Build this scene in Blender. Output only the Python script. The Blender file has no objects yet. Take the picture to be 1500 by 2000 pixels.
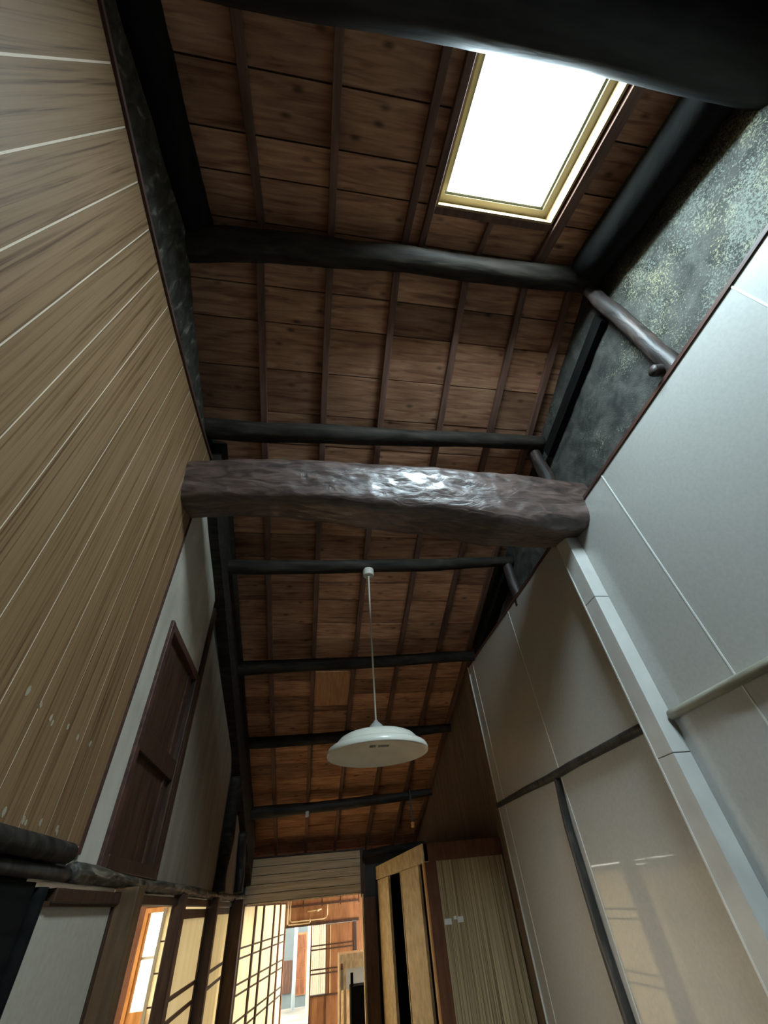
import bpy, math, random
from mathutils import Vector, Matrix, noise
random.seed(7)
C = bpy.context.scene.collection
E = 1.6                      # eye height above the earthen floor; heights below are written relative to it

# ------------------------------------------------------------------ camera
cam_d = bpy.data.cameras.new('camera'); cam = bpy.data.objects.new('camera', cam_d); C.objects.link(cam)
RT = Vector((0.98697034, -0.14045986, -0.07848933)); DN = Vector((0.04062612, 0.68954133, -0.72310599)); FW = Vector((0.15568900, 0.71049545, 0.68626318))
M = Matrix((RT, -DN, -FW)).transposed().to_4x4(); M.translation = Vector((0, 0, E)); cam.matrix_world = M
cam_d.sensor_width = 36; cam_d.lens = 797.27 / 2000 * 36; cam_d.clip_start = .02
bpy.context.scene.camera = cam
# ------------------------------------------------------------------ sky
w = bpy.data.worlds.new('sky'); bpy.context.scene.world = w; w.use_nodes = True
bg = w.node_tree.nodes['Background']; bg.inputs[0].default_value = (1.0, .95, .83, 1); bg.inputs[1].default_value = 8.5
# ------------------------------------------------------------------ daylight in the frosted skylight
def sunlit_pane(name, loc, rot, sx, sy, watt, col):
    l = bpy.data.lights.new(name, 'AREA'); l.shape = 'RECTANGLE'; l.size = sx; l.size_y = sy; l.energy = watt; l.color = col
    o = bpy.data.objects.new(name, l); C.objects.link(o); o.location = loc; o.rotation_euler = rot; return o
S1, S2 = .45, .325           # pitch of the near and the far roof slope
def roof(y): return 3.14 + S1*(y-.74) if y < .74 else 3.14 - S2*(y-.74)
sunlit_pane('skylight_daylight', (.98, .0, roof(.0)+.16+E), (math.atan(S1), 0, 0), .60, .80, 108, (.66, .87, 1))
vs = bpy.context.scene.view_settings
vs.view_transform = 'Standard'; vs.look = 'None'; vs.gamma = 1; vs.use_curve_mapping = False; vs.exposure = 0.22

# ------------------------------------------------------------------ materials
def mat(name, cols, scale=(1, 1, 1), ns=4, detail=6, dist=0, rough=.6, bump=.15, spec=.4, rnd=0, hue=0, knots=0, coat=0, cr=.12, trans=0, emit=0, bs=None):
    m = bpy.data.materials.new(name); m.use_nodes = True; nt = m.node_tree; N = nt.nodes; L = nt.links
    b = N['Principled BSDF']; b.inputs['Roughness'].default_value = rough
    b.inputs['Specular IOR Level'].default_value = spec
    if coat: b.inputs['Coat Weight'].default_value = coat; b.inputs['Coat Roughness'].default_value = cr
    g = N.new('ShaderNodeNewGeometry'); src = g.outputs['Position']
    oi = N.new('ShaderNodeObjectInfo')
    if rnd:
        mu = N.new('ShaderNodeMath'); mu.operation = 'MULTIPLY'; mu.inputs[1].default_value = 91.7; L.new(oi.outputs['Random'], mu.inputs[0])
        ad = N.new('ShaderNodeVectorMath'); ad.operation = 'ADD'; L.new(src, ad.inputs[0]); L.new(mu.outputs[0], ad.inputs[1]); src = ad.outputs[0]
    mp = N.new('ShaderNodeMapping'); mp.inputs['Scale'].default_value = scale; L.new(src, mp.inputs[0])
    n = N.new('ShaderNodeTexNoise'); n.inputs['Scale'].default_value = ns; n.inputs['Detail'].default_value = detail; n.inputs['Distortion'].default_value = dist
    L.new(mp.outputs[0], n.inputs['Vector'])
    r = N.new('ShaderNodeValToRGB'); els = r.color_ramp.elements
    while len(els) < len(cols): els.new(.5)
    for e, (p, c) in zip(els, cols): e.position = p; e.color = (*c, 1)
    L.new(n.outputs[0], r.inputs[0]); col = r.outputs[0]
    if knots:
        mk2 = N.new('ShaderNodeMapping'); mk2.inputs['Scale'].default_value = (2.6, 5.2, 5.2); L.new(src, mk2.inputs[0])
        v = N.new('ShaderNodeTexVoronoi'); v.inputs['Scale'].default_value = 1.9; L.new(mk2.outputs[0], v.inputs['Vector'])
        kr = N.new('ShaderNodeValToRGB'); kr.color_ramp.elements[0].position = .05; kr.color_ramp.elements[0].color = (knots, knots, knots, 1)
        kr.color_ramp.elements[1].position = .2; kr.color_ramp.elements[1].color = (1, 1, 1, 1); L.new(v.outputs['Distance'], kr.inputs[0])
        mx = N.new('ShaderNodeMixRGB'); mx.blend_type = 'MULTIPLY'; mx.inputs[0].default_value = 1; L.new(col, mx.inputs[1]); L.new(kr.outputs[0], mx.inputs[2]); col = mx.outputs[0]
        n2 = N.new('ShaderNodeTexNoise'); n2.inputs['Scale'].default_value = 1.7; n2.inputs['Detail'].default_value = 3; L.new(src, n2.inputs['Vector'])
        r2 = N.new('ShaderNodeValToRGB'); r2.color_ramp.elements[0].position = .35; r2.color_ramp.elements[0].color = (.5, .46, .44, 1); r2.color_ramp.elements[1].position = .6; r2.color_ramp.elements[1].color = (1, 1, 1, 1)
        L.new(n2.outputs[0], r2.inputs[0]); mx = N.new('ShaderNodeMixRGB'); mx.blend_type = 'MULTIPLY'; mx.inputs[0].default_value = .8; L.new(col, mx.inputs[1]); L.new(r2.outputs[0], mx.inputs[2]); col = mx.outputs[0]
    if rnd:
        hs = N.new('ShaderNodeHueSaturation'); mr = N.new('ShaderNodeMapRange'); mr.inputs[3].default_value = 1-rnd; mr.inputs[4].default_value = 1+rnd
        L.new(oi.outputs['Random'], mr.inputs[0]); L.new(mr.outputs[0], hs.inputs['Value']); L.new(col, hs.inputs['Color']); col = hs.outputs[0]
    L.new(col, b.inputs['Base Color'])
    if bump:
        bp = N.new('ShaderNodeBump'); bp.inputs['Strength'].default_value = bump; bp.inputs['Distance'].default_value = .01
        L.new(n.outputs[0], bp.inputs['Height']); L.new(bp.outputs[0], b.inputs['Normal'])
    if trans:
        tb = N.new('ShaderNodeBsdfTranslucent'); L.new(col, tb.inputs[0]); ms = N.new('ShaderNodeMixShader'); ms.inputs[0].default_value = trans
        L.new(b.outputs[0], ms.inputs[1]); L.new(tb.outputs[0], ms.inputs[2]); L.new(ms.outputs[0], N['Material Output'].inputs[0])
    return m
def flat(name, c, rough=.5, spec=.4, metal=0, **k):
    m = mat(name, [(.3, tuple(x*.88 for x in c)), (.7, tuple(min(1, x*1.06) for x in c))], ns=6, rough=rough, bump=.04, spec=spec, **k)
    m.node_tree.nodes['Principled BSDF'].inputs['Metallic'].default_value = metal; return m
PLANK = mat('roof_plank_wood', [(.3, (.30, .14, .085)), (.5, (.56, .29, .17)), (.7, (.70, .42, .25))], (1.2, 11, 11), 3, 8, .6, .7, .25, .2, rnd=.30, knots=.35)
RAFT = mat('rafter_wood', [(.3, (.12, .062, .045)), (.7, (.24, .13, .095))], (9, 1, 1), 3, 6, .4, .6, .2, .25, rnd=.2)
SOOT = mat('sooty_log', [(.3, (.013, .0105, .008)), (.6, (.040, .032, .024)), (.8, (.085, .068, .05))], (1, 5, 5), 4, 8, .5, .7, .5, .2)
SOOTV = mat('sooty_post', [(.3, (.016, .015, .013)), (.6, (.05, .045, .04)), (.8, (.1, .088, .075))], (5, 5, 1), 4, 8, .5, .5, .5, .4)
JET = mat('jet_black', [(.3, (.004, .004, .0035)), (.7, (.011, .0105, .009))], (5, 1, 5), 4, 6, .3, .8, .3, .12)  # even near-black, also on the panel standing for the dark opening
BIG = mat('hewn_beam', [(.28, (.025, .015, .012)), (.5, (.09, .054, .044)), (.75, (.17, .11, .09))], (1.2, 4, 4), 5, 9, 1.2, .40, .8, .75, coat=.25)
STRUT = mat('brown_log', [(.3, (.012, .010, .009)), (.52, (.04, .029, .025)), (.75, (.12, .08, .065))], (5, 5, 1), 4, 8, .8, .5, .5, .4)
MAROON = mat('maroon_trim', [(.3, (.05, .022, .017)), (.7, (.12, .055, .04))], (6, 1, 6), 5, 6, 0, .5, .2, .4)
DARKW = mat('dark_brown_wood', [(.3, (.035, .017, .011)), (.7, (.085, .043, .026))], (6, 6, 1), 5, 6, .3, .5, .2, .35, rnd=.1)
REDW = mat('reddish_brown_wood', [(.3, (.10, .035, .015)), (.7, (.2, .08, .035))], (5, 5, 1), 5, 6, .3, .45, .2, .4)
PALEW = mat('pale_lit_wood', [(.3, (.55, .38, .2)), (.7, (.84, .66, .42))], (6, 2, 3), 4, 7, .5, .5, .2, .3)
ORANGE = mat('orange_wood', [(.3, (.5, .2, .05)), (.7, (.75, .36, .12))], (6, 6, 1), 4, 6, .3, .5, .1, .3)
GRAIN = mat('woodgrain_board', [(.32, (.12, .06, .025)), (.42, (.20, .112, .052)), (.52, (.255, .148, .072)), (.8, (.30, .18, .092))], (1, 30, .5), 3, 6, .7, .5, .05, .3, rnd=.05)
GRAIND = mat('dark_woodgrain_board', [(.30, (.07, .045, .027)), (.5, (.15, .10, .062)), (.75, (.22, .155, .10))], (1, 20, .5), 3, 7, .5, .4, .06, .4, rnd=.1)
VENEER = mat('striped_veneer', [(.36, (.15, .10, .05)), (.5, (.42, .31, .17)), (.65, (.62, .48, .28))], (45, 1, .25), 3, 5, .1, .4, .04, .4, rnd=.04)
ENDB = mat('pale_woodgrain_board', [(.30, (.36, .27, .17)), (.5, (.52, .41, .28)), (.75, (.6, .49, .34))], (.6, 1, 22), 3, 7, .4, .5, .06, .35, rnd=.06)
PALEG = flat('pale_groove', (.74, .58, .43))
PANEL = mat('laminate_panel', [(.3, (.46, .45, .42)), (.7, (.51, .50, .465))], (1, 1, 1), 60, 3, 0, .4, 0, .5, coat=1, cr=.035)
CREAM = flat('cream_metal', (.62, .60, .56), .35, .5)
JOINT = flat('pale_joint', (.8, .79, .74), .4)
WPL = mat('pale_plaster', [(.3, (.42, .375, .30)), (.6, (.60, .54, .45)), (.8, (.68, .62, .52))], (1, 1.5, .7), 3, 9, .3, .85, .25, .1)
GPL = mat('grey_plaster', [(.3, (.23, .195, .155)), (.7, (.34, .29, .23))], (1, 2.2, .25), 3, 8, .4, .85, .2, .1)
BPL = mat('black_plaster', [(.3, (.022, .022, .02)), (.6, (.05, .05, .045)), (.75, (.12, .12, .10))], (1, 1, .5), 6, 10, .6, .85, .6, .15)
SHOJI = mat('door_paper', [(.3, (.84, .76, .56)), (.7, (.93, .86, .68))], (1, 3, .5), 3, 5, 0, .8, .02, .1, trans=.55)
FUSUMA = mat('sliding_panel_paper', [(.3, (.48, .42, .34)), (.7, (.54, .48, .395))], (1, 1, 1), 40, 5, 0, .8, .03, .1)
FRAME = flat('olive_metal', (.15, .13, .075), .35, .5)
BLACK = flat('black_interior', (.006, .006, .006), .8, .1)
WHITE = flat('white_enamel', (.84, .79, .68), .3, .5, coat=.2)
SHADEW = flat('white_shade', (.84, .76, .66), .45, .4)
CORD = flat('cream_cord', (.82, .78, .66), .5)
INK = flat('grey_print', (.25, .24, .22))
PAPER = flat('white_tape', (.85, .85, .82), .4)
CONC = mat('earth_floor', [(.3, (.15, .135, .115)), (.7, (.24, .22, .19))], (1, 1, 1), 6, 8, 0, .8, .3, .2)
TATAMI = mat('straw_mat', [(.3, (.4, .34, .18)), (.7, (.52, .45, .26))], (40, 2, 1), 4, 5, 0, .8, .1, .2)
FARW = mat('far_room_wood', [(.3, (.20, .085, .035)), (.7, (.36, .17, .075))], (6, 1, 1), 3, 7, .4, .5, .1, .3)
PAVE = mat('pale_paving', [(.35, (.10, .10, .09)), (.5, (.17, .17, .155)), (.7, (.24, .24, .22))], (1, 1, 1), 1.6, 9, .8, .8, .3, .1)
PIPE = flat('cream_pipe', (.70, .55, .32), .4)
GREYB = flat('blue_grey_metal', (.42, .52, .56), .5)
SILVER = flat('silver_insulator', (.8, .8, .76), .25, .6)
BLUISH = mat('dull_blue_plaster', [(.3, (.04, .05, .055)), (.7, (.07, .08, .085))], ns=6, rough=.8)
# black plaster with pale efflorescence
def efflor():
    m = bpy.data.materials.new('efflorescent_plaster'); m.use_nodes = True; nt = m.node_tree; N = nt.nodes; L = nt.links; b = N['Principled BSDF']
    b.inputs['Roughness'].default_value = .8; b.inputs['Specular IOR Level'].default_value = .2
    g = N.new('ShaderNodeNewGeometry')
    def nz(s, d=8, dist=0):
        n = N.new('ShaderNodeTexNoise'); n.inputs['Scale'].default_value = s; n.inputs['Detail'].default_value = d; n.inputs['Distortion'].default_value = dist; L.new(g.outputs['Position'], n.inputs['Vector']); return n.outputs[0]
    def mth(op, a, bb):
        n = N.new('ShaderNodeMath'); n.operation = op
        for i, x in enumerate((a, bb)):
            if isinstance(x, (int, float)): n.inputs[i].default_value = x
            else: L.new(x, n.inputs[i])
        return n.outputs[0]
    sp = N.new('ShaderNodeSeparateXYZ'); L.new(g.outputs['Position'], sp.inputs[0])
    mr = N.new('ShaderNodeMapRange'); mr.inputs[1].default_value = .55; mr.inputs[2].default_value = 1.0; mr.inputs[3].default_value = .10; mr.inputs[4].default_value = -.03; L.new(sp.outputs[1], mr.inputs[0])
    fine = nz(100, 7, 1.0); big = nz(3.2, 5, .5)
    s = mth('ADD', fine, mth('MULTIPLY', mth('SUBTRACT', big, .5), .5)); s = mth('ADD', s, mr.outputs[0])
    r = N.new('ShaderNodeValToRGB'); r.color_ramp.elements[0].position = .60; r.color_ramp.elements[0].color = (0, 0, 0, 1); r.color_ramp.elements[1].position = .72; r.color_ramp.elements[1].color = (1, 1, 1, 1); L.new(s, r.inputs[0])
    base = N.new('ShaderNodeValToRGB'); e = base.color_ramp.elements; e[0].position = .35; e[0].color = (.04, .041, .036, 1); e[1].position = .7; e[1].color = (.115, .115, .10, 1); L.new(nz(9, 8, .4), base.inputs[0])
    fl = N.new('ShaderNodeValToRGB'); e = fl.color_ramp.elements; e[0].position = .4; e[0].color = (.20, .22, .185, 1); e[1].position = .7; e[1].color = (.36, .33, .19, 1); L.new(nz(5, 3), fl.inputs[0])
    mx = N.new('ShaderNodeMixRGB'); L.new(r.outputs[0], mx.inputs[0]); L.new(base.outputs[0], mx.inputs[1]); L.new(fl.outputs[0], mx.inputs[2]); L.new(mx.outputs[0], b.inputs['Base Color'])
    bp = N.new('ShaderNodeBump'); bp.inputs['Strength'].default_value = .5; bp.inputs['Distance'].default_value = .01; L.new(s, bp.inputs['Height']); L.new(bp.outputs[0], b.inputs['Normal'])
    return m
EFF = efflor()
gl = bpy.data.materials.new('window_glass'); gl.use_nodes = True; nt = gl.node_tree; N = nt.nodes; N.remove(N['Principled BSDF'])
t_ = N.new('ShaderNodeBsdfTransparent'); t_.inputs[0].default_value = (.95, .97, .97, 1); g_ = N.new('ShaderNodeBsdfGlossy'); g_.inputs['Roughness'].default_value = .05; ms = N.new('ShaderNodeMixShader'); ms.inputs[0].default_value = .06
nt.links.new(t_.outputs[0], ms.inputs[1]); nt.links.new(g_.outputs[0], ms.inputs[2]); nt.links.new(ms.outputs[0], N['Material Output'].inputs[0]); GLASS = gl

# ------------------------------------------------------------------ mesh helpers
WL = {}
def mk(name, V, F, m, parent=None, smooth=False, label=None, cat=None, group=None, kind=None, bevel=0, thin=False):
    V = [Vector(v) for v in V]
    lo = Vector([min(v[i] for v in V) for i in range(3)]); hi = Vector([max(v[i] for v in V) for i in range(3)])
    o0 = Vector(((lo.x+hi.x)/2, (lo.y+hi.y)/2, lo.z))
    me = bpy.data.meshes.new(name); me.from_pydata([v-o0 for v in V], [], F); me.materials.append(m); me.validate(); me.update()
    if smooth: me.polygons.foreach_set('use_smooth', [True]*len(me.polygons))
    o = bpy.data.objects.new(name, me); C.objects.link(o); wp = o0 + Vector((0, 0, E)); WL[o] = wp
    if parent: o.parent = parent; o.location = wp - WL[parent]
    else: o.location = wp
    if bevel:
        b = o.modifiers.new('bevel', 'BEVEL'); b.width = bevel; b.segments = 2; b.limit_method = 'ANGLE'
    return tag(o, label, cat, group, kind)
def tag(o, label=None, cat=None, group=None, kind=None):
    if label: o['label'] = label
    if cat: o['category'] = cat
    if group: o['group'] = group
    if kind: o['kind'] = kind
    return o
def empty(name, x, y, z, **k):
    o = bpy.data.objects.new(name, None); C.objects.link(o); o.location = (x, y, z+E); WL[o] = Vector((x, y, z+E)); o.empty_display_size = .1; return tag(o, **k)
BF = [(0, 3, 2, 1), (4, 5, 6, 7), (0, 1, 5, 4), (1, 2, 6, 5), (2, 3, 7, 6), (3, 0, 4, 7)]
class MB:
    def __init__(s): s.V = []; s.F = []
    def add(s, V, F):
        n = len(s.V); s.V += [tuple(v) for v in V]; s.F += [tuple(i+n for i in f) for f in F]; return s
    def hexa(s, q): return s.add(q, BF)                       # 4 bottom + 4 top corners
    def box(s, x0, x1, y0, y1, z0, z1):
        return s.hexa([(x0, y0, z0), (x1, y0, z0), (x1, y1, z0), (x0, y1, z0), (x0, y0, z1), (x1, y0, z1), (x1, y1, z1), (x0, y1, z1)])
    def prism_x(s, poly, x0, x1):                             # poly in (y,z), extruded in x
        n = len(poly); V = [(x0, y, z) for y, z in poly] + [(x1, y, z) for y, z in poly]
        F = [tuple(range(n))[::-1], tuple(range(n, 2*n))] + [(i, (i+1) % n, n+(i+1) % n, n+i) for i in range(n)]
        return s.add(V, F)
    def bar(s, a, b, w, h, up=(0, 0, 1)):                     # rectangular bar from a to b
        a = Vector(a); b = Vector(b); d = (b-a).normalized(); sd = d.cross(Vector(up)).normalized()*w/2; u = sd.cross(d).normalized()*h/2
        return s.add([a-sd-u, a+sd-u, a+sd+u, a-sd+u, b-sd-u, b+sd-u, b+sd+u, b-sd+u], [(0, 1, 2, 3), (7, 6, 5, 4), (0, 4, 5, 1), (1, 5, 6, 2), (2, 6, 7, 3), (3, 7, 4, 0)])
    def slope(s, x0, x1, y0, y1, t0, t1):                      # slab following the roof between offsets t0..t1
        return s.hexa([(x0, y0, roof(y0)+t0), (x1, y0, roof(y0)+t0), (x1, y1, roof(y1)+t0), (x0, y1, roof(y1)+t0), (x0, y0, roof(y0)+t1), (x1, y0, roof(y0)+t1), (x1, y1, roof(y1)+t1), (x0, y1, roof(y1)+t1)])
    def tube(s, P, seg=12, ring=None, cap=True):               # P: (point, radius)
        n0 = len(s.V); K = len(P)
        for i, (p, r) in enumerate(P):
            p = Vector(p); d = (Vector(P[min(i+1, K-1)][0]) - Vector(P[max(i-1, 0)][0])).normalized()
            ref = Vector((0, 0, 1)) if abs(d.z) < .9 else Vector((0, 1, 0))
            a = d.cross(ref).normalized(); b = a.cross(d).normalized()
            for j in range(seg):
                t = 2*math.pi*j/seg; rr = ring(i, t, p, r) if ring else r
                s.V.append(tuple(p + (a*math.cos(t) + b*math.sin(t))*rr))
        for i in range(K-1):
            for j in range(seg):
                q = n0+i*seg; k = (j+1) % seg; s.F.append((q+j, q+k, q+seg+k, q+seg+j))
        if cap: s.F.append(tuple(range(n0, n0+seg))[::-1]); s.F.append(tuple(range(n0+(K-1)*seg, n0+K*seg)))
        return s
    def lathe(s, prof, cx, cy, seg=64):
        n0 = len(s.V)
        for r, z in prof:
            for j in range(seg):
                t = 2*math.pi*j/seg; s.V.append((cx+r*math.cos(t), cy+r*math.sin(t), z))
        for i in range(len(prof)-1):
            for j in range(seg):
                k = (j+1) % seg; q = n0+i*seg; s.F.append((q+j, q+k, q+seg+k, q+seg+j))
        return s
    def mk(s, name, m, parent=None, **k): return mk(name, s.V, s.F, m, parent, **k)
def box(name, m, x0, x1, y0, y1, z0, z1, parent=None, **k): return MB().box(x0, x1, y0, y1, z0, z1).mk(name, m, parent, **k)
def log(name, P, m, amp=.12, wob=.25, seg=20, n=60, seed=0, parent=None, **k):
    Q = []
    for i in range(n):
        t = i/(n-1)*(len(P)-1); a = min(int(t), len(P)-2); f = t-a; f2 = f*f*(3-2*f) if len(P) > 2 else f
        p = Vector(P[a][:3]).lerp(Vector(P[a+1][:3]), f); r = P[a][3]*(1-f2)+P[a+1][3]*f2
        wv = noise.noise_vector(Vector((seed*7.3, t*1.7, 1.1)))*r*wob; Q.append((p + wv, r))
    def ring(i, t, p, r): return r*(1 + amp*noise.noise(Vector((math.cos(t)*1.1+seed*3, math.sin(t)*1.1, 0)) + p*2.3) + amp*.4*noise.noise(p*9+Vector((math.cos(t)*2, math.sin(t)*2, 0))))
    return MB().tube(Q, seg, ring).mk(name, m, parent, smooth=True, **k)

XL, XR = -.8, 1.76
# ================================================================== SETTING: floor, ceiling
FL = -E
floor = box('floor', CONC, -4.6, 2.6, -3.2, 11, FL-.1, FL, kind='structure')
mb = MB()
SKX0, SKX1, SKY0, SKY1 = .61, 1.36, -.44, .43
for a, b in ((-3.1, SKY0), (SKY1, .74), (.74, 4.), (4., 8.8)): mb.slope(-1.16, 2.0, a, b, .016, .08)
mb.slope(-1.16, SKX0, SKY0, SKY1, .016, .08); mb.slope(SKX1, 2.0, SKY0, SKY1, .016, .08)
ceiling = mb.mk('ceiling', DARKW, kind='structure')
cuts = [-1.10, -.43, 0, .46, .93, 1.37, 1.9]
def plank_rows(y0, y1, hole=False):
    y = y0; r = 0
    while y < y1-.02:
        wd = random.choice((.21, .24, .27, .3)); ye = min(y+wd, y1)
        if y1-ye < .06: ye = y1
        r += 1
        spans = []; i = 0
        k = random.choice((1, 2, 3))
        while i < 6:
            j = min(6, i+k); spans.append((cuts[i], cuts[j])); i = j; k = random.choice((2, 2, 3))
        for a, b in spans:
            segs = [(a, b)]
            if hole and ye > SKY0+.001 and y < SKY1-.001:
                segs = []
                if a < SKX0: segs.append((a, min(b, SKX0)))
                if b > SKX1: segs.append((max(a, SKX1), b))
            for c, d in segs:
                if d-c < .05: continue
                lift = random.uniform(0, .006); g = .004
                MB().slope(c+.001, d-.001, y+g, ye-g, lift, .016).mk('plank', PLANK, ceiling)
        y = ye
plank_rows(.745, 8.78)
plank_rows(SKY1, .735); plank_rows(SKY0, SKY1, True); plank_rows(-1.4, SKY0)

# ------------------------------------------------------------------ left wall
YB = 7.9
def gable(y0, y1, z0, top=.05):
    p = [(y0, z0), (y1, z0), (y1, roof(y1)+top)]
    if y0 < .74 < y1: p.append((.74, roof(.74)+top))
    return p + [(y0, roof(y0)+top)]
mb = MB(); mb.prism_x(gable(-3.1, 1.96, .13, -.27), -.95, -.83); mb.prism_x(gable(1.96, 8.8, .13, 0), -.95, -.83); mb.box(-.95, -.83, -3.1, 1.8, FL, .13); mb.prism_x(gable(-3.1, 8.8, .13, .0), -1.16, -1.10); mb.prism_x(gable(-3.1, 2.0, FL, -.3), -1.1, -.95)
wall_left = mb.mk('wall_left', BPL, kind='structure')
def ztop(y): return 2.24 + .058*max(0, y-.3)**2
mb = MB(); mb.prism_x([(-3, .22), (2.02, .22), (2.02, ztop(2.02)), (1.5, ztop(1.5)), (1., ztop(1.)), (.3, 2.24), (-3, 2.24)], -.83, -.802)
mb.mk('board_backing', PALEG, wall_left)
ys = [.067+.1675*k for k in range(-18, 12)] + [2.02]
for a, b in zip(ys[:-1], ys[1:]):
    g = .0032; MB().prism_x([(a+g, .225), (b-g, .225), (b-g, ztop(b)), (a+g, ztop(a))], -.802, -.800).mk('board', GRAIN, wall_left)
mb = MB()
for k in range(40):
    a = -3+k*5.02/40; b = a+5.02/40; mb.hexa([(-.83, a, ztop(a)), (-.788, a, ztop(a)), (-.788, b, ztop(b)), (-.83, b, ztop(b)), (-.83, a, ztop(a)+.022), (-.788, a, ztop(a)+.022), (-.788, b, ztop(b)+.022), (-.83, b, ztop(b)+.022)])
mb.mk('trim_1', MAROON, kind='structure')
box('trim_2', MAROON, -.83, -.793, 2.02, 2.032, .2, ztop(2.02), kind='structure')
# white speckles of old glue on the boards
for y, z, r in [(1.32, .51, .012), (1.41, .5, .008), (1.49, .49, .009), (1.51, .48, .008), (1.61, .5, .009), (1.7, .49, .009), (1.81, .5, .010), (1.47, .25, .011), (1.58, .245, .008), (1.60, .24, .007), (1.68, .25, .009), (1.8, .25, .009), (1.81, .24, .008)]:
    P = [(y + r*random.uniform(.5, 1)*math.cos(t), z + 1.3*r*random.uniform(.6, 1.1)*math.sin(t)) for t in [i*math.pi/5 for i in range(10)]]
    MB().prism_x(P, -.801, -.7990).mk('glue_speck', flat('glue', (.42, .34, .24)) if 'glue' not in bpy.data.materials else bpy.data.materials['glue'], wall_left)
# rough black plaster above the boards
def rough_sheet(name, m, parent, x, y0, y1, zf0, zf1, ny=50, nz=20, amp=.012, edge=0, sgn=1, seed=0):
    V = []; F = []
    for i in range(ny+1):
        y = y0+(y1-y0)*i/ny; a, b = zf0(y), zf1(y)
        for j in range(nz+1):
            z = a+(b-a)*j/nz; d = amp*noise.noise(Vector((seed, y*4, z*4)))+amp*.5*noise.noise(Vector((seed, y*13, z*13)))
            V.append((x+sgn*abs(d)+sgn*.002, y, z))
    for i in range(ny):
        for j in range(nz):
            q = i*(nz+1)+j; f = (q, q+nz+1, q+nz+2, q+1); F.append(f if sgn > 0 else f[::-1])
    return mk(name, V, F, m, parent, smooth=True)
rough_sheet('black_plaster', mat('scuffed_black_plaster', [(.35, (.028, .025, .02)), (.58, (.06, .054, .045)), (.75, (.22, .20, .16))], (1, 1.2, .45), 16, 10, .8, .85, .6, .15), wall_left, -.83, -3, 2.35, lambda y: ztop(min(y, 2.02))+.01, lambda y: roof(y)-.27+.02*noise.noise(Vector((y*5, 2, 2))), 90, 16, seed=1)
# pale plaster right of the boards; its opening holds the dark window
mb = MB(); mb.prism_x([(2.032, .17), (2.25, .17), (2.25, 2.2), (2.032, 2.3)], -.83, -.803)
mb.prism_x([(2.25, 1.22), (3.02, 1.22), (3.02, 1.85), (2.7, 2.03), (2.25, 2.2)], -.83, -.803)
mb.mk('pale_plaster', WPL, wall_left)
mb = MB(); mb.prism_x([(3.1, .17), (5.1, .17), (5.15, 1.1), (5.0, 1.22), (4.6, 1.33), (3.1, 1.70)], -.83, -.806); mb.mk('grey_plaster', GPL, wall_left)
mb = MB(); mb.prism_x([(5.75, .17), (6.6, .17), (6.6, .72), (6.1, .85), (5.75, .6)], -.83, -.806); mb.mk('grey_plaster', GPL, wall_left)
box('trim_3', DARKW, -.85, -.785, 3.02, 3.1, .17, 1.78, kind='structure')
# dark timber window (closed shutter)
win = box('window_1', DARKW, -.829, -.823, 2.25, 3.02, .19, 1.22, kind='structure')
box('window_jamb', MAROON, -.83, -.785, 2.235, 2.285, .17, 1.24, win, bevel=.004)
box('window_jamb', DARKW, -.83, -.785, 2.965, 3.015, .17, 1.24, win, bevel=.004)
box('window_head', MAROON, -.83, -.785, 2.285, 2.965, 1.19, 1.235, win, bevel=.004)
box('window_sill', DARKW, -.83, -.78, 2.285, 2.965, .17, .22, win, bevel=.004)
box('mid_rail', DARKW, -.822, -.79, 2.285, 2.965, .60, .70, win, bevel=.004)
for i, (y0, y1) in enumerate(((2.29, 2.5), (2.503, 2.73), (2.733, 2.96))):
    for z0, z1 in ((.22, .60), (.70, 1.19)): box('shutter_board', DARKW, -.823, -.815, y0, y1, z0+.001, z1-.001, win)
box('shutter_batten', MAROON, -.815, -.807, 2.85, 2.87, .70, 1.19, win); box('shutter_batten', MAROON, -.815, -.807, 2.85, 2.87, .22, .60, win)

# sliding doors and posts under the lintel, left side
def sliding_door(name, x, y0, y1, z0, z1, paper, framem, bars=(), stiles=True, fw=.035, label=None):
    d = box(name, paper, x-.006, x+.002, y0+.005, y1-.005, z0+.005, z1-.005, kind='structure')
    if stiles:
        box('door_stile', framem, x-.014, x+.014, y0, y0+fw, z0, z1, d); box('door_stile', framem, x-.014, x+.014, y1-fw, y1, z0, z1, d)
        box('door_rail', framem, x-.014, x+.014, y0+fw, y1-fw, z1-fw, z1, d); box('door_rail', framem, x-.014, x+.014, y0+fw, y1-fw, z0, z0+.08, d)
    for z in bars: box('door_bar', framem, x+.002, x+.012, y0+fw*.9, y1-fw*.9, z-.011, z+.011, d)
    return d
sliding_door('door_1', -.82, 1.87, 2.6, FL, .08, FUSUMA, DARKW, fw=.012)
sliding_door('door_2', -.82, 3.89, 5.06, FL, .06, SHOJI, DARKW, (-.35, -.45, -.95, -1.05), fw=.05)
sliding_door('door_3', -.82, 5.17, 6.62, FL, .07, SHOJI, DARKW, (-.35, -.45, -.95, -1.05), fw=.05)
sliding_door('door_4', -.82, 6.76, 7.88, FL, .10, SHOJI, DARKW, (-.35, -.45, -.95, -1.05), fw=.05)
def post(label, x0, x1, y0, y1, z0, z1, m=DARKW, name='post', cat='post'): return box(name, m, x0, x1, y0, y1, z0, z1, bevel=.006, label=label, cat=cat)
post('brown square post between the grey sliding panel and the bright opening', -.83, -.728, 2.61, 2.72, FL, .13, mat('brown_post', [(.3, (.08, .045, .022)), (.7, (.16, .095, .05))], (6, 6, 1), 5, 6, .3, .5, .2, .35))
post('brown square post right of the bright opening, carrying the rough lintel', -.83, -.761, 3.77, 3.885, FL, .13)
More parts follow.
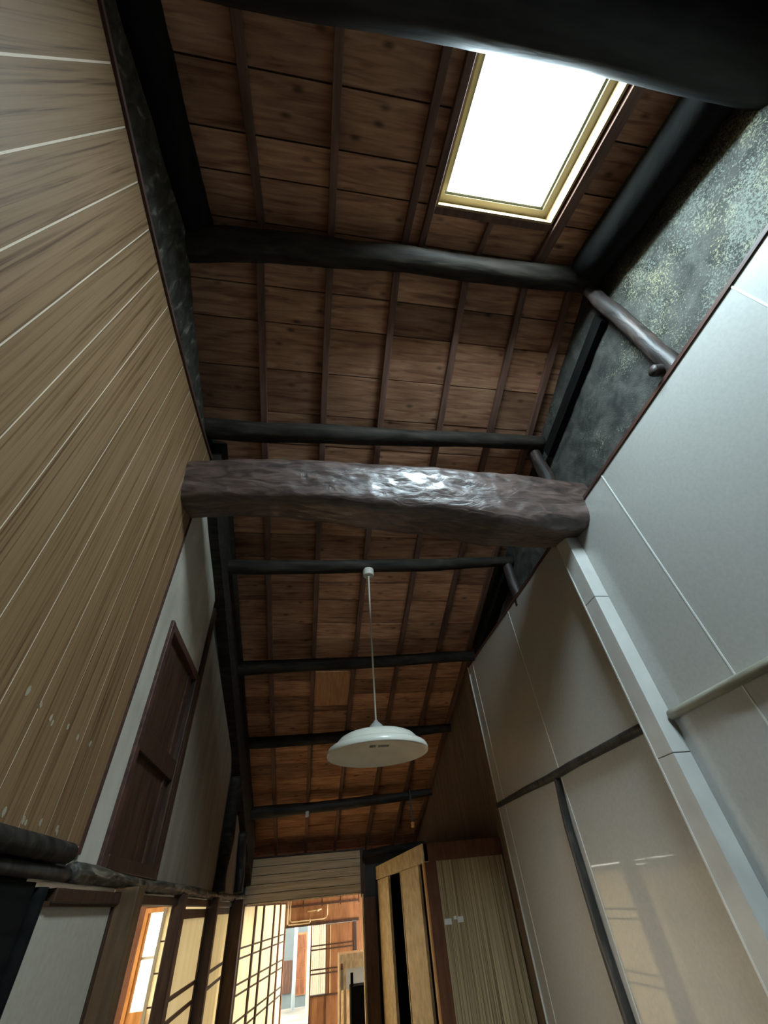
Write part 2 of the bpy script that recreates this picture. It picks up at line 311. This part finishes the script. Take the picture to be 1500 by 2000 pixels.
post('dark square post between the two papered sliding doors with twin bars', -.83, -.735, 5.065, 5.165, FL, .13)
post('dark square post at the far left corner, where the lintel ends', -.83, -.683, 6.63, 6.77, FL, .13)
log('post', [(-.805, 1.82, FL, .022), (-.805, 1.83, -.4, .022), (-.805, 1.85, .11, .024)], JET, .1, seed=31, n=30, label='thin black post left of the grey sliding panel', cat='post')
box('baseboard_left', DARKW, -.83, -.80, -3, 1.8, FL, FL+.12, kind='structure')
box('door_5', JET, -.828, -.80, .3, 1.80, FL+.12, .12, kind='structure')  # black panel stands for the dark opening; its shade is in the colour
# lintel timbers
log('lintel', [(-.80, 2.02, .155, .028), (-.80, 3.2, .15, .027), (-.80, 4.6, .145, .026), (-.80, 6.6, .15, .028), (-.80, 7.8, .16, .03)], mat('weathered_lintel', [(.35, (.03, .026, .02)), (.55, (.12, .10, .075)), (.7, (.38, .33, .24))], (5, 1, 5), 5, 9, 1.5, .5, .7, .4), .28, seed=5, n=140, label='long rough weathered lintel log running above the left sliding doors', cat='lintel')
MB().box(-.87, -.795, 1.95, 7.85, .075, .112).mk('lintel', DARKW, bevel=.004, label='flat brown door head board just below the rough lintel log', cat='lintel')
log('beam', [(-.785, -3., .205, .027), (-.785, 0, .20, .027), (-.785, 1.92, .195, .027)], SOOT, .1, seed=8, n=60, label='black log rail along the foot of the left woodgrain boards', cat='beam')
log('beam', [(-.80, -3., .135, .016), (-.80, 0, .14, .016), (-.80, 1.98, .145, .018)], SOOTV, .12, seed=9, n=60, label='thinner black log right under the black log rail at lower left', cat='beam')

# sloping black beams along the left wall
log('sloping_beam', [(-.80, -2.6, roof(-2.6)-.12, .1), (-.80, .7, roof(.7)-.14, .11)], JET, .12, seed=11, label='black sloping log under the near roof slope along the left wall', cat='beam')
mb = MB()
ring = lambda i, t, p, r: r*(1+.10*noise.noise(p*3+Vector((math.cos(t), math.sin(t), 3))))
for dz, r in ((.12, .085),): mb.tube([((-.80, .75+k*.16, roof(.75+k*.16)-dz), r) for k in range(8, 45)], 14, ring)
mb.mk('sloping_beam', SOOT, smooth=True, label='black sloping log under the far roof slope along the left wall', cat='beam')
mb = MB()
for k in range(40):
    a = 2.02+k*.146; b = a+.147; f = lambda y: .53 + .02*noise.noise(Vector((0, y*3, 5)))
    mb.hexa([(-.84, a, roof(a)-f(a)), (-.735, a, roof(a)-f(a)), (-.735, b, roof(b)-f(b)), (-.84, b, roof(b)-f(b)), (-.84, a, roof(a)-.14), (-.735, a, roof(a)-.14), (-.735, b, roof(b)-.14), (-.84, b, roof(b)-.14)])
mb.mk('sloping_plate', SOOT, bevel=0, label='wide black sloping timber above the left plaster, below the log', cat='beam')
log('strut', [(-.76, 6.45, .72, .05), (-.755, 6.6, .4, .05), (-.745, 6.6, .185, .05)], SOOTV, .15, seed=41, n=30, label='black leaning strut above the far end of the left lintel', cat='strut')
log('strut', [(-.80, 5.38, .17, .075), (-.80, 5.42, .6, .08), (-.80, 5.46, 1.1, .08)], SOOT, .2, seed=42, n=30, label='black knotty strut between the two grey plaster fields on the left', cat='strut')

# ------------------------------------------------------------------ right wall
mb = MB(); mb.prism_x(gable(-3.1, 8.8, FL), 1.86, 1.97); wall_right = mb.mk('wall_right', BPL, kind='structure')
rough_sheet('black_plaster', EFF, wall_right, 1.86, -2.9, 4.6, lambda y: 1.80, lambda y: roof(y), 150, 24, .014, sgn=-1, seed=4)
PT = 1.845
js = [-2.95, -1.85, -.73, .38, 1.49, 1.985, 3.16, 4.28, 4.43]
for a, b in zip(js[:-1], js[1:]):
    box('panel', PANEL, 1.76, 1.86, a+.002, b-.002, FL+.08, PT, wall_right)
for y in js[1:5]+js[6:8]: box('joint_strip', JOINT, 1.757, 1.7601, y-.004, y+.004, FL+.08, PT, wall_right)
box('baseboard_right', DARKW, 1.75, 1.79, -2.95, 4.43, FL, FL+.08, kind='structure')
box('edge_strip', JOINT, 1.752, 1.86, 4.43, 4.445, FL+.08, PT+.02, wall_right)
box('trim_4', MAROON, 1.752, 1.86, -2.95, 4.43, PT, PT+.022, kind='structure')
y = 4.47; i = 0
MB().prism_x(gable(4.47, 8.75, FL, -.001), 1.765, 1.86).mk('board_backing', flat('brown_groove', (.34, .27, .18)), wall_right)
while y < 8.7:
    b = min(y+.17, 8.75); MB().prism_x(gable(y+.0025, b-.0025, FL, -.001), 1.762, 1.765).mk('board', GRAIND, wall_right); y = b
# boxed cream post
pe = empty('duct_post', 1.715, 1.985, FL, label='cream metal boxed post standing against the right wall panels', cat='post')
for z0, z1 in ((FL, -.42), (-.418, .388), (.39, 1.228), (1.23, 1.775)):
    box('cover_section', CREAM, 1.667, 1.76, 1.93, 2.05, z0, z1-.002, pe, bevel=.002)
box('corner_edge', JOINT, 1.664, 1.670, 2.046, 2.056, FL, 1.56, pe); 
# rails and upright bar
log('rail', [(1.745, -2.9, .55, .022), (1.745, 0, .545, .022), (1.742, 1.915, .545, .022)], mat('pale_pole', [(.3, (.22, .2, .15)), (.7, (.36, .34, .27))], (6, 1, 6), 4, 7, .3, .5, .2, .4), .06, seed=12, label='pale round pole on the right wall, on the near side of the boxed post', cat='rail')  # paler in tone than the pole beyond the boxed post
log('rail', [(1.745, 2.06, .555, .024), (1.742, 3.2, .55, .026), (1.748, 4.43, .55, .02)], SOOTV, .12, seed=13, label='dark brown pole on the right wall beyond the boxed cream post', cat='rail')
log('upright_bar', [(1.745, 3.2, .53, .026), (1.740, 3.24, .25, .028), (1.74, 3.25, -.3, .030), (1.745, 3.2, -1., .032), (1.745, 3.2, FL, .032)], SOOTV, .1, seed=14, label='dark upright pole dropping from the dark wall rail over the right panels', cat='post')
# struts against the right plaster
log('strut', [(1.78, .75, 3.0, .042), (1.79, .76, 2.6, .048), (1.80, .77, 2.2, .050), (1.81, .78, PT+.005, .050)], STRUT, .08, seed=15, label='brown round strut from the ridge log down to the white panels, nearest the skylight', cat='strut')
log('strut', [(1.78, 1.95, 2.66, .05), (1.78, 1.95, 2.0, .058)], STRUT, .1, seed=16, n=30, label='short grey round strut between the second roof log and the great hewn beam', cat='strut')
log('strut', [(1.79, 2.97, 2.24, .044), (1.80, 2.98, PT-.05, .05)], STRUT, .1, seed=17, n=30, label='short dark strut below the third roof log on the right black plaster', cat='strut')
log('peg', [(1.715, .825, 1.925, .030), (1.85, .815, 1.925, .036)], STRUT, .08, seed=18, n=16, label='stub of a wooden peg at the foot of the brown round strut', cat='peg')
# sloping timbers along the right wall
mb = MB(); mb.tube([((1.72, -3+k*.125, roof(-3+k*.125)-.13), .12) for k in range(30)], 16, ring); mb.mk('sloping_beam', JET, smooth=True, label='black sloping log under the near roof slope beside the skylight, right wall', cat='beam')
mb = MB(); mb.prism_x([(.85, roof(.85)-.43), (1.85, roof(1.85)-.30), (1.85, roof(1.85)-.20), (.85, roof(.85)-.33)], 1.80, 1.857); mb.mk('sloping_batten', JET, label='narrow black sloping board on the right plaster between the first two far roof logs', cat='beam')
mb = MB(); mb.prism_x([(3.02, roof(3.02)-.26), (4.15, roof(4.15)-.2), (4.15, roof(4.15)-.05), (3.02, roof(3.02)-.05)], 1.76, 1.857); mb.mk('sloping_batten', JET, label='black sloping board on the right wall below the third roof log', cat='beam')

# ------------------------------------------------------------------ rafters
ords = ['nearest the left wall', 'second from the left wall', 'third from the left wall', 'fourth from the left wall', 'fifth from the left wall', 'hard against the right wall']
for i, x in enumerate((-.45, .0, .45, .94, 1.38, 1.73)):
    mb = MB(); mb.slope(x-.024, x+.024, .76, 8.75, -.042, 0); mb.mk('rafter', RAFT, bevel=.003, label='slim brown rafter of the far roof slope, ' + ords[i], cat='rafter')
for x, y1, lb in ((-.43, -3, 'slim rafter of the near roof slope, leftmost in the dark corner'), (0., -3, 'slim rafter of the near roof slope, halfway between the dark corner and the skylight'), (.475, -3, 'slim rafter of the near roof slope, left one of the close pair beside the skylight')):
    mb = MB(); mb.slope(x-.022, x+.022, y1, .69, -.042, 0); mb.mk('rafter', RAFT, bevel=.003, label=lb, cat='rafter')
mb = MB(); mb.slope(.565, .605, -3, .72, -.05, 0); mb.mk('rafter', RAFT, bevel=.003, label='slim rafter touching the left edge of the skylight', cat='rafter')
mb = MB(); mb.slope(1.375, 1.44, -3, .72, -.055, 0); mb.mk('rafter', RAFT, bevel=.003, label='thick rafter touching the right edge of the skylight', cat='rafter')
mb = MB(); mb.slope(.965, 1.0, SKY1+.04, .67, -.035, 0); mb.mk('rafter', RAFT, bevel=.003, label='short rafter stub between the skylight and the ridge log', cat='rafter')
MB().slope(.028, .424, 4.56, 5.1, -.012, -.001).mk('patch_board', mat('plywood', [(.3, (.55, .27, .12)), (.7, (.72, .40, .20))], (12, 1.5, 1), 4, 6, .2, .6, .1, .2), label='light square plywood patch between two rafters above the lamp', cat='board')
# ------------------------------------------------------------------ skylight (window_2)
sk = empty('window_2', .98, 0, roof(0)+.1, kind='structure')
CURB = mat('skylight_curb', [(.3, (.30, .19, .08)), (.7, (.40, .28, .14))], (1, 1, 1), 5, 5, 0, .5, .1, .3)
def sslope(name, x0, x1, y0, y1, t0, t1, m): MB().slope(x0, x1, y0, y1, t0, t1).mk(name, m, sk)
sslope('curb', SKX0-.001, SKX0+.012, SKY0, SKY1, -.03, .15, CURB); sslope('curb', SKX1-.012, SKX1+.001, SKY0, SKY1, -.03, .15, CURB)
sslope('curb', SKX0+.012, SKX1-.012, SKY1-.012, SKY1+.001, -.03, .15, CURB); sslope('curb', SKX0+.012, SKX1-.012, SKY0, SKY0+.012, -.03, .15, CURB)
sslope('curb_face', SKX0-.03, SKX1+.03, SKY1+.002, SKY1+.04, -.03, -.002, RAFT)
a, b = .012, .055
sslope('sash', SKX0+a, SKX0+b, SKY0+a, SKY1-a, .07, .11, FRAME); sslope('sash', SKX1-b, SKX1-a, SKY0+a, SKY1-a, .07, .11, FRAME)
sslope('sash', SKX0+b, SKX1-b, SKY1-b, SKY1-a, .07, .11, FRAME); sslope('sash', SKX0+b, SKX1-b, SKY0+a, SKY0+b, .07, .11, FRAME)
sslope('sash_bead', SKX0+b, SKX0+b+.014, SKY0+b, SKY1-b, .09, .12, FRAME); sslope('sash_bead', SKX1-b-.014, SKX1-b, SKY0+b, SKY1-b, .09, .12, FRAME)
sslope('sash_bead', SKX0+b, SKX1-b, SKY1-b-.014, SKY1-b, .09, .12, FRAME)
sslope('pane', SKX0+.04, SKX1-.04, SKY0+.04, SKY1-.04, .112, .118, GLASS)

# ------------------------------------------------------------------ roof logs
log('ridge_log', [(-.95, .785, 2.89, .10), (-.4, .76, 2.94, .09), (.5, .73, 2.98, .075), (1.85, .72, 3.02, .078)], SOOT, .08, seed=21, n=90, label='black round ridge log at the top bay, below the skylight edge', cat='beam')
log('roof_log', [(-.86, -.31, 2.44, .18), (-.2, -.32, 2.44, .18), (.5, -.33, 2.45, .165), (1.85, -.335, 2.45, .16)], mat('dark_smoked_log', [(.3, (.010, .0095, .009)), (.7, (.028, .027, .025))], (1, 5, 5), 4, 6, .3, .6, .3, .3), .03, seed=22, wob=.04, n=90, label='very thick black log crossing overhead and hiding the top of the skylight', cat='beam')
log('roof_log', [(-.86, 1.87, 2.57, .076), (-.1, 1.87, 2.60, .076), (.7, 1.87, 2.64, .066), (1.85, 1.87, 2.70, .058)], SOOT, .09, seed=23, n=90, label='black round roof log just above and behind the great hewn beam', cat='beam')
log('roof_log', [(-.86, 2.95, 2.13, .064), (.13, 2.95, 2.15, .061), (1.07, 2.95, 2.20, .056), (1.85, 2.95, 2.26, .045)], SOOT, .09, seed=24, n=90, label='black round roof log from which the white pendant lamp hangs', cat='beam')
log('roof_log', [(-.86, 4.2, 1.79, .070), (.47, 4.2, 1.82, .060), (1.85, 4.2, 1.895, .056)], SOOT, .09, seed=25, n=90, label='black roof log next beyond the lamp hook, above the light plywood patch', cat='beam')
log('roof_log', [(-.86, 5.5, 1.45, .062), (.1, 5.5, 1.46, .062), (1.85, 5.5, 1.525, .048)], SOOT, .09, seed=26, n=90, label='black roof log seen level with the white lamp shade', cat='beam')
log('roof_log', [(-.86, 6.9, .965, .072), (.56, 6.9, 1.0, .064), (1.85, 6.9, 1.075, .047)], mat('grey_roof_log', [(.3, (.02, .018, .016)), (.7, (.07, .06, .05))], (1, 5, 5), 4, 8, .5, .55, .5, .35), .16, seed=27, n=90, label='farthest black roof log with two small insulators under it', cat='beam')
# ------------------------------------------------------------------ the great hewn beam
BP = [(-.9, 1.885, 1.925, .175), (-.57, 1.88, 1.97, .180), (-.25, 1.88, 1.99, .190), (.08, 1.88, 1.97, .202), (.42, 1.88, 1.95, .214), (.77, 1.88, 1.93, .228), (1.13, 1.89, 1.89, .25), (1.52, 1.90, 1.885, .238), (1.84, 1.90, 1.885, .22)]
def big_beam():
    n, seg = 300, 120; V = []; F = []
    for i in range(n):
        t = i/(n-1)*(len(BP)-1); a = min(int(t), len(BP)-2); f = t-a; P = [BP[a][k]*(1-f)+BP[a+1][k]*f for k in range(4)]
        x, y, z, r = P
        for j in range(seg):
            th = 2*math.pi*j/seg; c, s = math.cos(th), math.sin(th)
            # squared-off section: flat hewn front and underside meeting in an arris
            rot = -.22+.06*math.sin(x*1.3); c2 = math.cos(th+rot); s2 = math.sin(th+rot)
            q = (abs(c2)**4.5+abs(s2)**4.5)**(-1/4.5); q = .85*q
            p = Vector((x, c, s))
            dd, pts = noise.voronoi(Vector((x*7.5, c*2.1+noise.noise(Vector((x*3, s, c)))*.5, s*2.1)))
            sc = (dd[1]-dd[0]); scoop = -.030*math.exp(-sc*5)*0 - .055*max(0, .55-dd[0])
            rr = r*(q + scoop + .05*noise.noise(p*1.7) + .03*noise.noise(Vector((x*3, c*3, s*3))) + .014*noise.noise(Vector((x*9, c*6, s*6))) + .010*noise.noise(Vector((x*24, c*16, s*16))))
            V.append((x, y+c*rr, z+s*rr))
    for i in range(n-1):
        for j in range(seg):
            k = (j+1) % seg; F.append((i*seg+j, (i+1)*seg+j, (i+1)*seg+k, i*seg+k))
    F.append(tuple(range(seg))); F.append(tuple(range((n-1)*seg, n*seg))[::-1])
    mk('hewn_beam', V, F, BIG, smooth=True, label='great hewn dark brown tie beam with axe marks crossing the passage', cat='beam')
big_beam()
# ------------------------------------------------------------------ pendant lamp
LX, LY = .434, 2.95
lamp = empty('pendant_lamp', LX, LY, .675, label='round white pendant lamp hanging on a long cord', cat='lamp')
def zz(z): return z*.843
rz = 2.055
MB().lathe([(.001, rz+.070), (.047, rz+.070), (.049, rz+.066), (.047, rz+.012), (.044, rz+.006), (.014, rz+.005), (.010, rz-.012), (.001, rz-.012)], LX+.012, LY, 32).mk('ceiling_rose', WHITE, lamp)
MB().tube([((LX+.012, LY, rz-.01), .0065), ((LX+.004, LY, 1.45), .0065), ((LX, LY, .86), .0065)], 10).mk('cord', CORD, lamp, smooth=True)
MB().lathe([(.001, .884), (.010, .884), (.016, .874), (.044, .848), (.048, .78), (.001, .78)], LX, LY, 32).mk('neck_cap', flat('grey_cap', (.5, .49, .44), .4), lamp, smooth=True)
MB().lathe([(.025, .800), (.16, .796), (.215, .785), (.243, .771), (.264, .750), (.278, .730), (.285, .720)], LX, LY, 96).mk('shade', WHITE, lamp, smooth=True)
MB().lathe([(.283, .724), (.303, .722), (.318, .712), (.326, .697), (.327, .680), (.324, .674), (.319, .680), (.317, .695), (.28, .716)], LX, LY, 96).mk('rim', WHITE, lamp, smooth=True)
MB().lathe([(.319, .680), (.30, .692), (.25, .709), (.185, .722), (.10, .731), (.001, .733)], LX, LY, 96).mk('diffuser', SHADEW, lamp, smooth=True)
for k in range(9):
    if k == 3: continue
    box('print_mark', INK, LX-.05+k*.0145, LX-.038+k*.0145, LY+.0, LY+.035, .727, .7295, lamp)
# insulators
for x, y, z, m, lb in ((0.0, 6.8, .905, SILVER, 'small silver insulator knob under the farthest roof log'), (1.42, 6.8, .70, ORANGE, 'small orange knob at the right end of the farthest bay')):
    MB().lathe([(.001, z-.035), (.02, z-.033), (.028, z-.015), (.02, z), (.028, z+.015), (.02, z+.03), (.001, z+.035)], x, y, 16).mk('insulator', m, smooth=True, label=lb, cat='insulator')
box('wire_bracket', SOOTV, 1.41, 1.43, 6.79, 6.81, .735, 1.1, label='thin dark rod holding the orange knob', cat='bracket')

# ------------------------------------------------------------------ closet on the right
cl = empty('closet', 1.4, 6.2, FL, label='tall wooden closet with sliding doors standing at the right', cat='closet')
CX = 1.03; CY = 4.6
box('head_rail', REDW, CX, 1.755, CY, CY+.08, .21, .335, cl, bevel=.003)
box('corner_post', REDW, CX, 1.135, CY+.002, CY+.1, FL, .21, cl, bevel=.004)
vb = [1.135, 1.29, 1.45, 1.6, 1.755]
for a, b in zip(vb[:-1], vb[1:]): box('veneer_board', VENEER, a+.001, b-.001, CY+.012, CY+.03, FL, .21, cl)
box('edge_board', ORANGE, CX-.012, CX, CY+.001, CY+.06, FL, .205, cl)
mb = MB(); mb.hexa([(CX-.012, CY, .205), (CX+.04, CY, .205), (CX+.04, 7.86, .215), (CX-.012, 7.86, .215), (CX-.012, CY, .335), (CX+.04, CY, .335), (CX+.04, 7.86, .355), (CX-.012, 7.86, .355)]); mb.mk('side_head_rail', PALEW, cl, bevel=.004)
for y0, y1 in ((6.80, 7.84), (4.93, 5.86)):
    box('sliding_door_panel', PALEW, CX+.005, CX+.03, y0, y1, FL+.05, .205, cl, bevel=.002)
for y0 in (6.765, 5.865): box('sliding_door_edge', PALEW, CX-.002, CX+.028, y0, y0+.03, FL+.05, .203, cl)
box('interior_back', BLACK, 1.5, 1.52, CY+.1, 7.84, FL+.04, .2, cl); box('bottom_board', DARKW, CX, 1.5, CY+.1, 7.84, FL, FL+.04, cl)
box('top_board', DARKW, CX+.045, 1.75, CY+.085, 7.84, .26, .33, cl); box('inner_lining', BLACK, CX+.10, 1.5, CY+.105, CY+.12, FL+.04, .2, cl)
for x0, x1, z0, z1 in ((1.145, 1.205, -.19, -.155), (1.225, 1.25, -.165, -.145), (1.258, 1.305, -.185, -.15)):
    box('tape_scrap', PAPER, x0, x1, CY+.0105, CY+.0125, z0, z1, cl)
# ------------------------------------------------------------------ end wall with header
mb = MB(); mb.hexa([(-.83, 7.92, .10), (.87, 7.92, .08), (.87, 7.95, .08), (-.83, 7.95, .10), (-.83, 7.92, .58), (.87, 7.92, .58), (.87, 7.95, .58), (-.83, 7.95, .58)])
mb.box(.87, 1.86, 7.92, 7.96, FL, .50); wall_back = mb.mk('wall_back', BLUISH, kind='structure')
zs = [.10, .19, .285, .38, .475, .565]
for a, b in zip(zs[:-1], zs[1:]): box('header_board', ENDB, -.80, .80, 7.895, 7.92, a+.003, b-.003, wall_back)
box('trim_5', DARKW, -.8, .8, 7.88, 7.92, .568, .585, kind='structure')
box('trim_6', PALEW, -.8, .80, 7.885, 7.93, .082, .098, kind='structure')
box('trim_7', DARKW, .802, .87, 7.87, 7.925, .05, .585, kind='structure')
post('dark brown tall post between the far doorway and the closet', .83, 1.0, 7.8, 7.915, FL, .05)
box('trim_8', PALEW, .808, .826, 7.83, 7.93, FL, .08, kind='structure')
log('roof_log', [(.83, 7.7, .50, .045), (1.3, 7.7, .53, .05), (1.76, 7.7, .54, .05)], SOOT, .1, seed=51, n=30, label='short black log above the closet, right of the pale header boards', cat='beam')

# ------------------------------------------------------------------ room behind the left doors
wl2 = MB(); wl2.box(-4.6, -1.68, 6.5, 6.6, FL, .7); wl2.box(-1.68, -.85, 6.5, 6.6, .13, .7)
wb2 = wl2.mk('wall_side_room', REDW, kind='structure')
box('ceiling_side_room', FUSUMA, -4.6, -.95, 2.8, 6.6, .7, .76, kind='structure')
box('wall_side_room_near', FUSUMA, -4.6, -.95, 2.72, 2.8, FL, .7, kind='structure')
box('floor_side_room', TATAMI, -4.6, -.95, 2.8, 6.6, FL+.001, FL+.35, kind='structure')
w3 = empty('window_3', -1.55, 6.52, FL+.35, kind='structure')
box('window_frame', ORANGE, -1.68, -1.645, 6.47, 6.53, -.98, .13, w3); box('window_frame', ORANGE, -1.645, -1.40, 6.47, 6.53, .09, .13, w3)
box('window_muntin', flat('pale_bar', (.7, .65, .55)), -1.63, -1.47, 6.50, 6.52, -.255, -.235, w3)
box('window_sash', ORANGE, -1.645, -1.625, 6.48, 6.52, -.60, .09, w3)
box('window_apron', ORANGE, -1.645, -1.40, 6.48, 6.52, FL+.35, -.60, w3)
box('pane', GLASS, -1.625, -1.40, 6.508, 6.512, -.60, .09, w3)
w4 = empty('window_4', -1.2, 6.45, FL+.35, kind='structure')
box('paper_pane', SHOJI, -1.46, -.86, 6.44, 6.445, FL+.35, .12, w4)
box('shoji_stile', flat('grey_stile', (.3, .27, .2)), -1.485, -1.455, 6.425, 6.45, FL+.35, .12, w4)
for z in (-.135, -.36, -.58, -.8): box('shoji_bar', DARKW, -1.455, -.86, 6.432, 6.44, z-.006, z+.006, w4)

# ------------------------------------------------------------------ far room beyond the doorway
SX0, SY0, SL = -.76, 7.97, .16
def sx(y): return SX0+SL*(y-SY0)
def sbar(name, y0, y1, z0, z1, off0, off1, m, par, **k):
    return MB().hexa([(sx(y0)+off0, y0, z0), (sx(y0)+off1, y0, z0), (sx(y1)+off1, y1, z0), (sx(y1)+off0, y1, z0), (sx(y0)+off0, y0, z1), (sx(y0)+off1, y0, z1), (sx(y1)+off1, y1, z1), (sx(y1)+off0, y1, z1)]).mk(name, m, par, **k)
YK = 10.8
ed = [7.76, 8.45, 8.95, 9.7, 10.2, 10.72]
for i, (a, b) in enumerate(zip(ed[:-1], ed[1:])):
    d = sbar('door_%d' % (6+i), a+.02, b-.02, FL+.05, .08, -.006, .0, SHOJI, None, kind='structure')
    for q in ((a, a+.03), (b-.03, b)): sbar('door_stile', q[0], q[1], FL+.03, .10, -.02, .02, REDW if i > 2 else DARKW, d)
    sbar('door_rail', a+.03, b-.03, .075, .10, -.015, .015, DARKW, d)
    for z in (-.31, -.40, -.62, -.71, -.93, -1.02): sbar('door_bar', a+.03, b-.03, z-.009, z+.009, .0, .012, DARKW, d)
box('trim_9', PALEW, -.8, -.3, 8.0, 8.03, .10, .13, kind='structure')
box('ceiling_far_room', FARW, -.85, 2.6, 8.0, YK+.1, .44, .48, kind='structure')
sbar('wall_far_left', 8.0, 10.78, .10, .44, -.03, .01, FARW, None, kind='structure')
mb = MB(); mb.box(-.42, 2.6, YK, YK+.08, -.24, .44); mb.box(-.42, -.30, YK, YK+.08, FL, -.24); mb.box(1.0, 2.6, YK, YK+.08, FL, -.24)
wfar = mb.mk('wall_far', FARW, kind='structure')
for x in (.0, .35, .7, 1.05): box('wall_batten', DARKW, x-.008, x+.008, YK-.008, YK, .0, .44, wfar)
box('trim_10', DARKW, -.30, 1.04, YK-.03, YK, .02, .05, kind='structure'); box('trim_11', DARKW, -.30, 1.04, YK-.03, YK, -.245, -.205, kind='structure')
# gas pipe
gp = empty('gas_pipe', .1, YK-.05, -.2, label='cream gas pipe with elbow loops above the far door', cat='pipe')
yy = YK-.045
for nm, P in (('pipe_run', [(-.235, .12), (-.235, -.14), (-.20, -.17), (.38, -.17), (.43, -.15), (.45, -.12), (.45, .02)]), ('pipe_branch', [(-.27, .12), (-.27, -.19), (-.25, -.205), (.13, -.205), (.13, -.15)]), ('valve_run', [(.08, -.055), (.34, -.04)])):
    MB().tube([((x, yy, z), .011) for x, z in P], 10).mk(nm, PIPE, gp, smooth=True)
MB().lathe([(.001, -.035), (.022, -.035), (.026, -.05), (.022, -.065), (.001, -.066)], .27, yy-.01, 12).mk('valve', PIPE, gp, smooth=True)
MB().tube([((.13, yy, -.20), .016), ((.13, yy, -.16), .016)], 10).mk('pipe_joint', PIPE, gp, smooth=True)
# glazed sliding door of the far room
gd = empty('door_12', .6, YK+.02, FL, kind='structure')
box('door_stile', DARKW, .155, .175, YK-.02, YK+.02, FL, -.25, gd); box('door_stile', DARKW, .43, .445, YK-.02, YK+.02, FL, -.25, gd); box('door_stile', DARKW, .93, .99, YK-.02, YK+.02, FL, -.25, gd)
for z in (-.51, -.56, -.80, -.85): box('door_bar', DARKW, .175, .93, YK-.018, YK-.002, z-.009, z+.009, gd)
box('pane', GLASS, .175, .43, YK, YK+.005, -1.09, -.25, gd)
box('wood_panel', FARW, .445, .93, YK-.001, YK+.01, FL, -.25, gd); box('wood_panel', FARW, .175, .43, YK-.001, YK+.01, FL, -1.09, gd)
box('door_rail', DARKW, .175, .93, YK-.02, YK+.015, -1.11, -1.09, gd); box('door_batten', PIPE, .50, .515, YK-.01, YK-.001, -1.09, -.26, gd)
V = []; F = []
for i in range(41):
    x = .178+i*.0063; y = 10.87+.012*math.sin(i*1.1); V += [(x, y, -1.09), (x, y, -.24)]
    if i: F.append((2*i-2, 2*i, 2*i+1, 2*i-1))
mk('backdrop', V, F, mat('backdrop_sheet', [(.4, (.45, .47, .38)), (.5, (.8, .74, .58)), (.6, (.75, .55, .42))], (60, .1, .05), 1, 2, 0, .8, 0, .1, trans=.5), smooth=True, label='added pale striped curtain behind the glass of the far door', cat='backdrop')  # striped sheet added to brighten the view behind the glass
# kitchen cabinet with pale top and a black appliance in front
kc = empty('kitchen_cabinet', .9, 9.5, FL, label='pale wooden cabinet just inside the far doorway', cat='cabinet')
box('top_board', PALEW, .58, 1.5, 9.3, 9.75, -.60, -.565, kc); box('side_panel', PALEW, .58, .60, 9.3, 9.75, FL, -.60, kc); box('front_panel', flat('white_board', (.7, .72, .7)), .60, 1.5, 9.33, 9.35, -.93, -.70, kc)
box('back_panel', PALEW, .60, 1.5, 9.7, 9.72, FL, -.60, kc); box('stile', PALEW, .64, .68, 9.29, 9.33, FL, -.72, kc); box('rail', PALEW, .60, 1.5, 9.3, 9.33, -.72, -.60, kc); box('knob', REDW, .60, .63, 9.27, 9.30, -.72, -.66, kc)
ap = box('stove', BLACK, .72, 1.15, 8.95, 9.22, FL, -.87, label='black box shaped stove in front of the pale cabinet', cat='stove', bevel=.01)
box('flue', BLACK, .72, .76, 8.96, 9.0, -.87, -.74, ap)
# outdoors
box('ground', PAVE, -30, 30, 11, 60, FL-.05, FL+.03, kind='structure')
ns = box('neighbour_shed', flat('shed_wall', (.10, .13, .14)), -2.6, 2.4, 14.2, 14.6, FL, .9, label='blue grey neighbouring wall seen through the far door', cat='wall')
for i in range(4): box('lattice_panel', REDW, -.10, .09, 14.17, 14.2, -1.38+i*.235, -1.16+i*.235, ns)
box('door_frame', FARW, -.13, .12, 14.18, 14.2, -1.4, -.42, ns); box('low_panel', DARKW, -.40, -.2, 14.17, 14.2, -1.35, -.85, ns)
MB().tube([((-.14, 13.9, FL), .04), ((-.14, 13.9, .8), .04)], 12).mk('downpipe', GREYB, smooth=True, label='white rain downpipe outside the far door', cat='pipe')
post('yellow wooden post outside, left of the glazed far door', .12, .2, 13., 13.1, FL, .6, PALEW)

# ------------------------------------------------------------------ rear of the passage (behind the camera)
box('wall_rear', DARKW, -.95, 1.97, -3.1, -3., FL, 1.6, kind='structure')
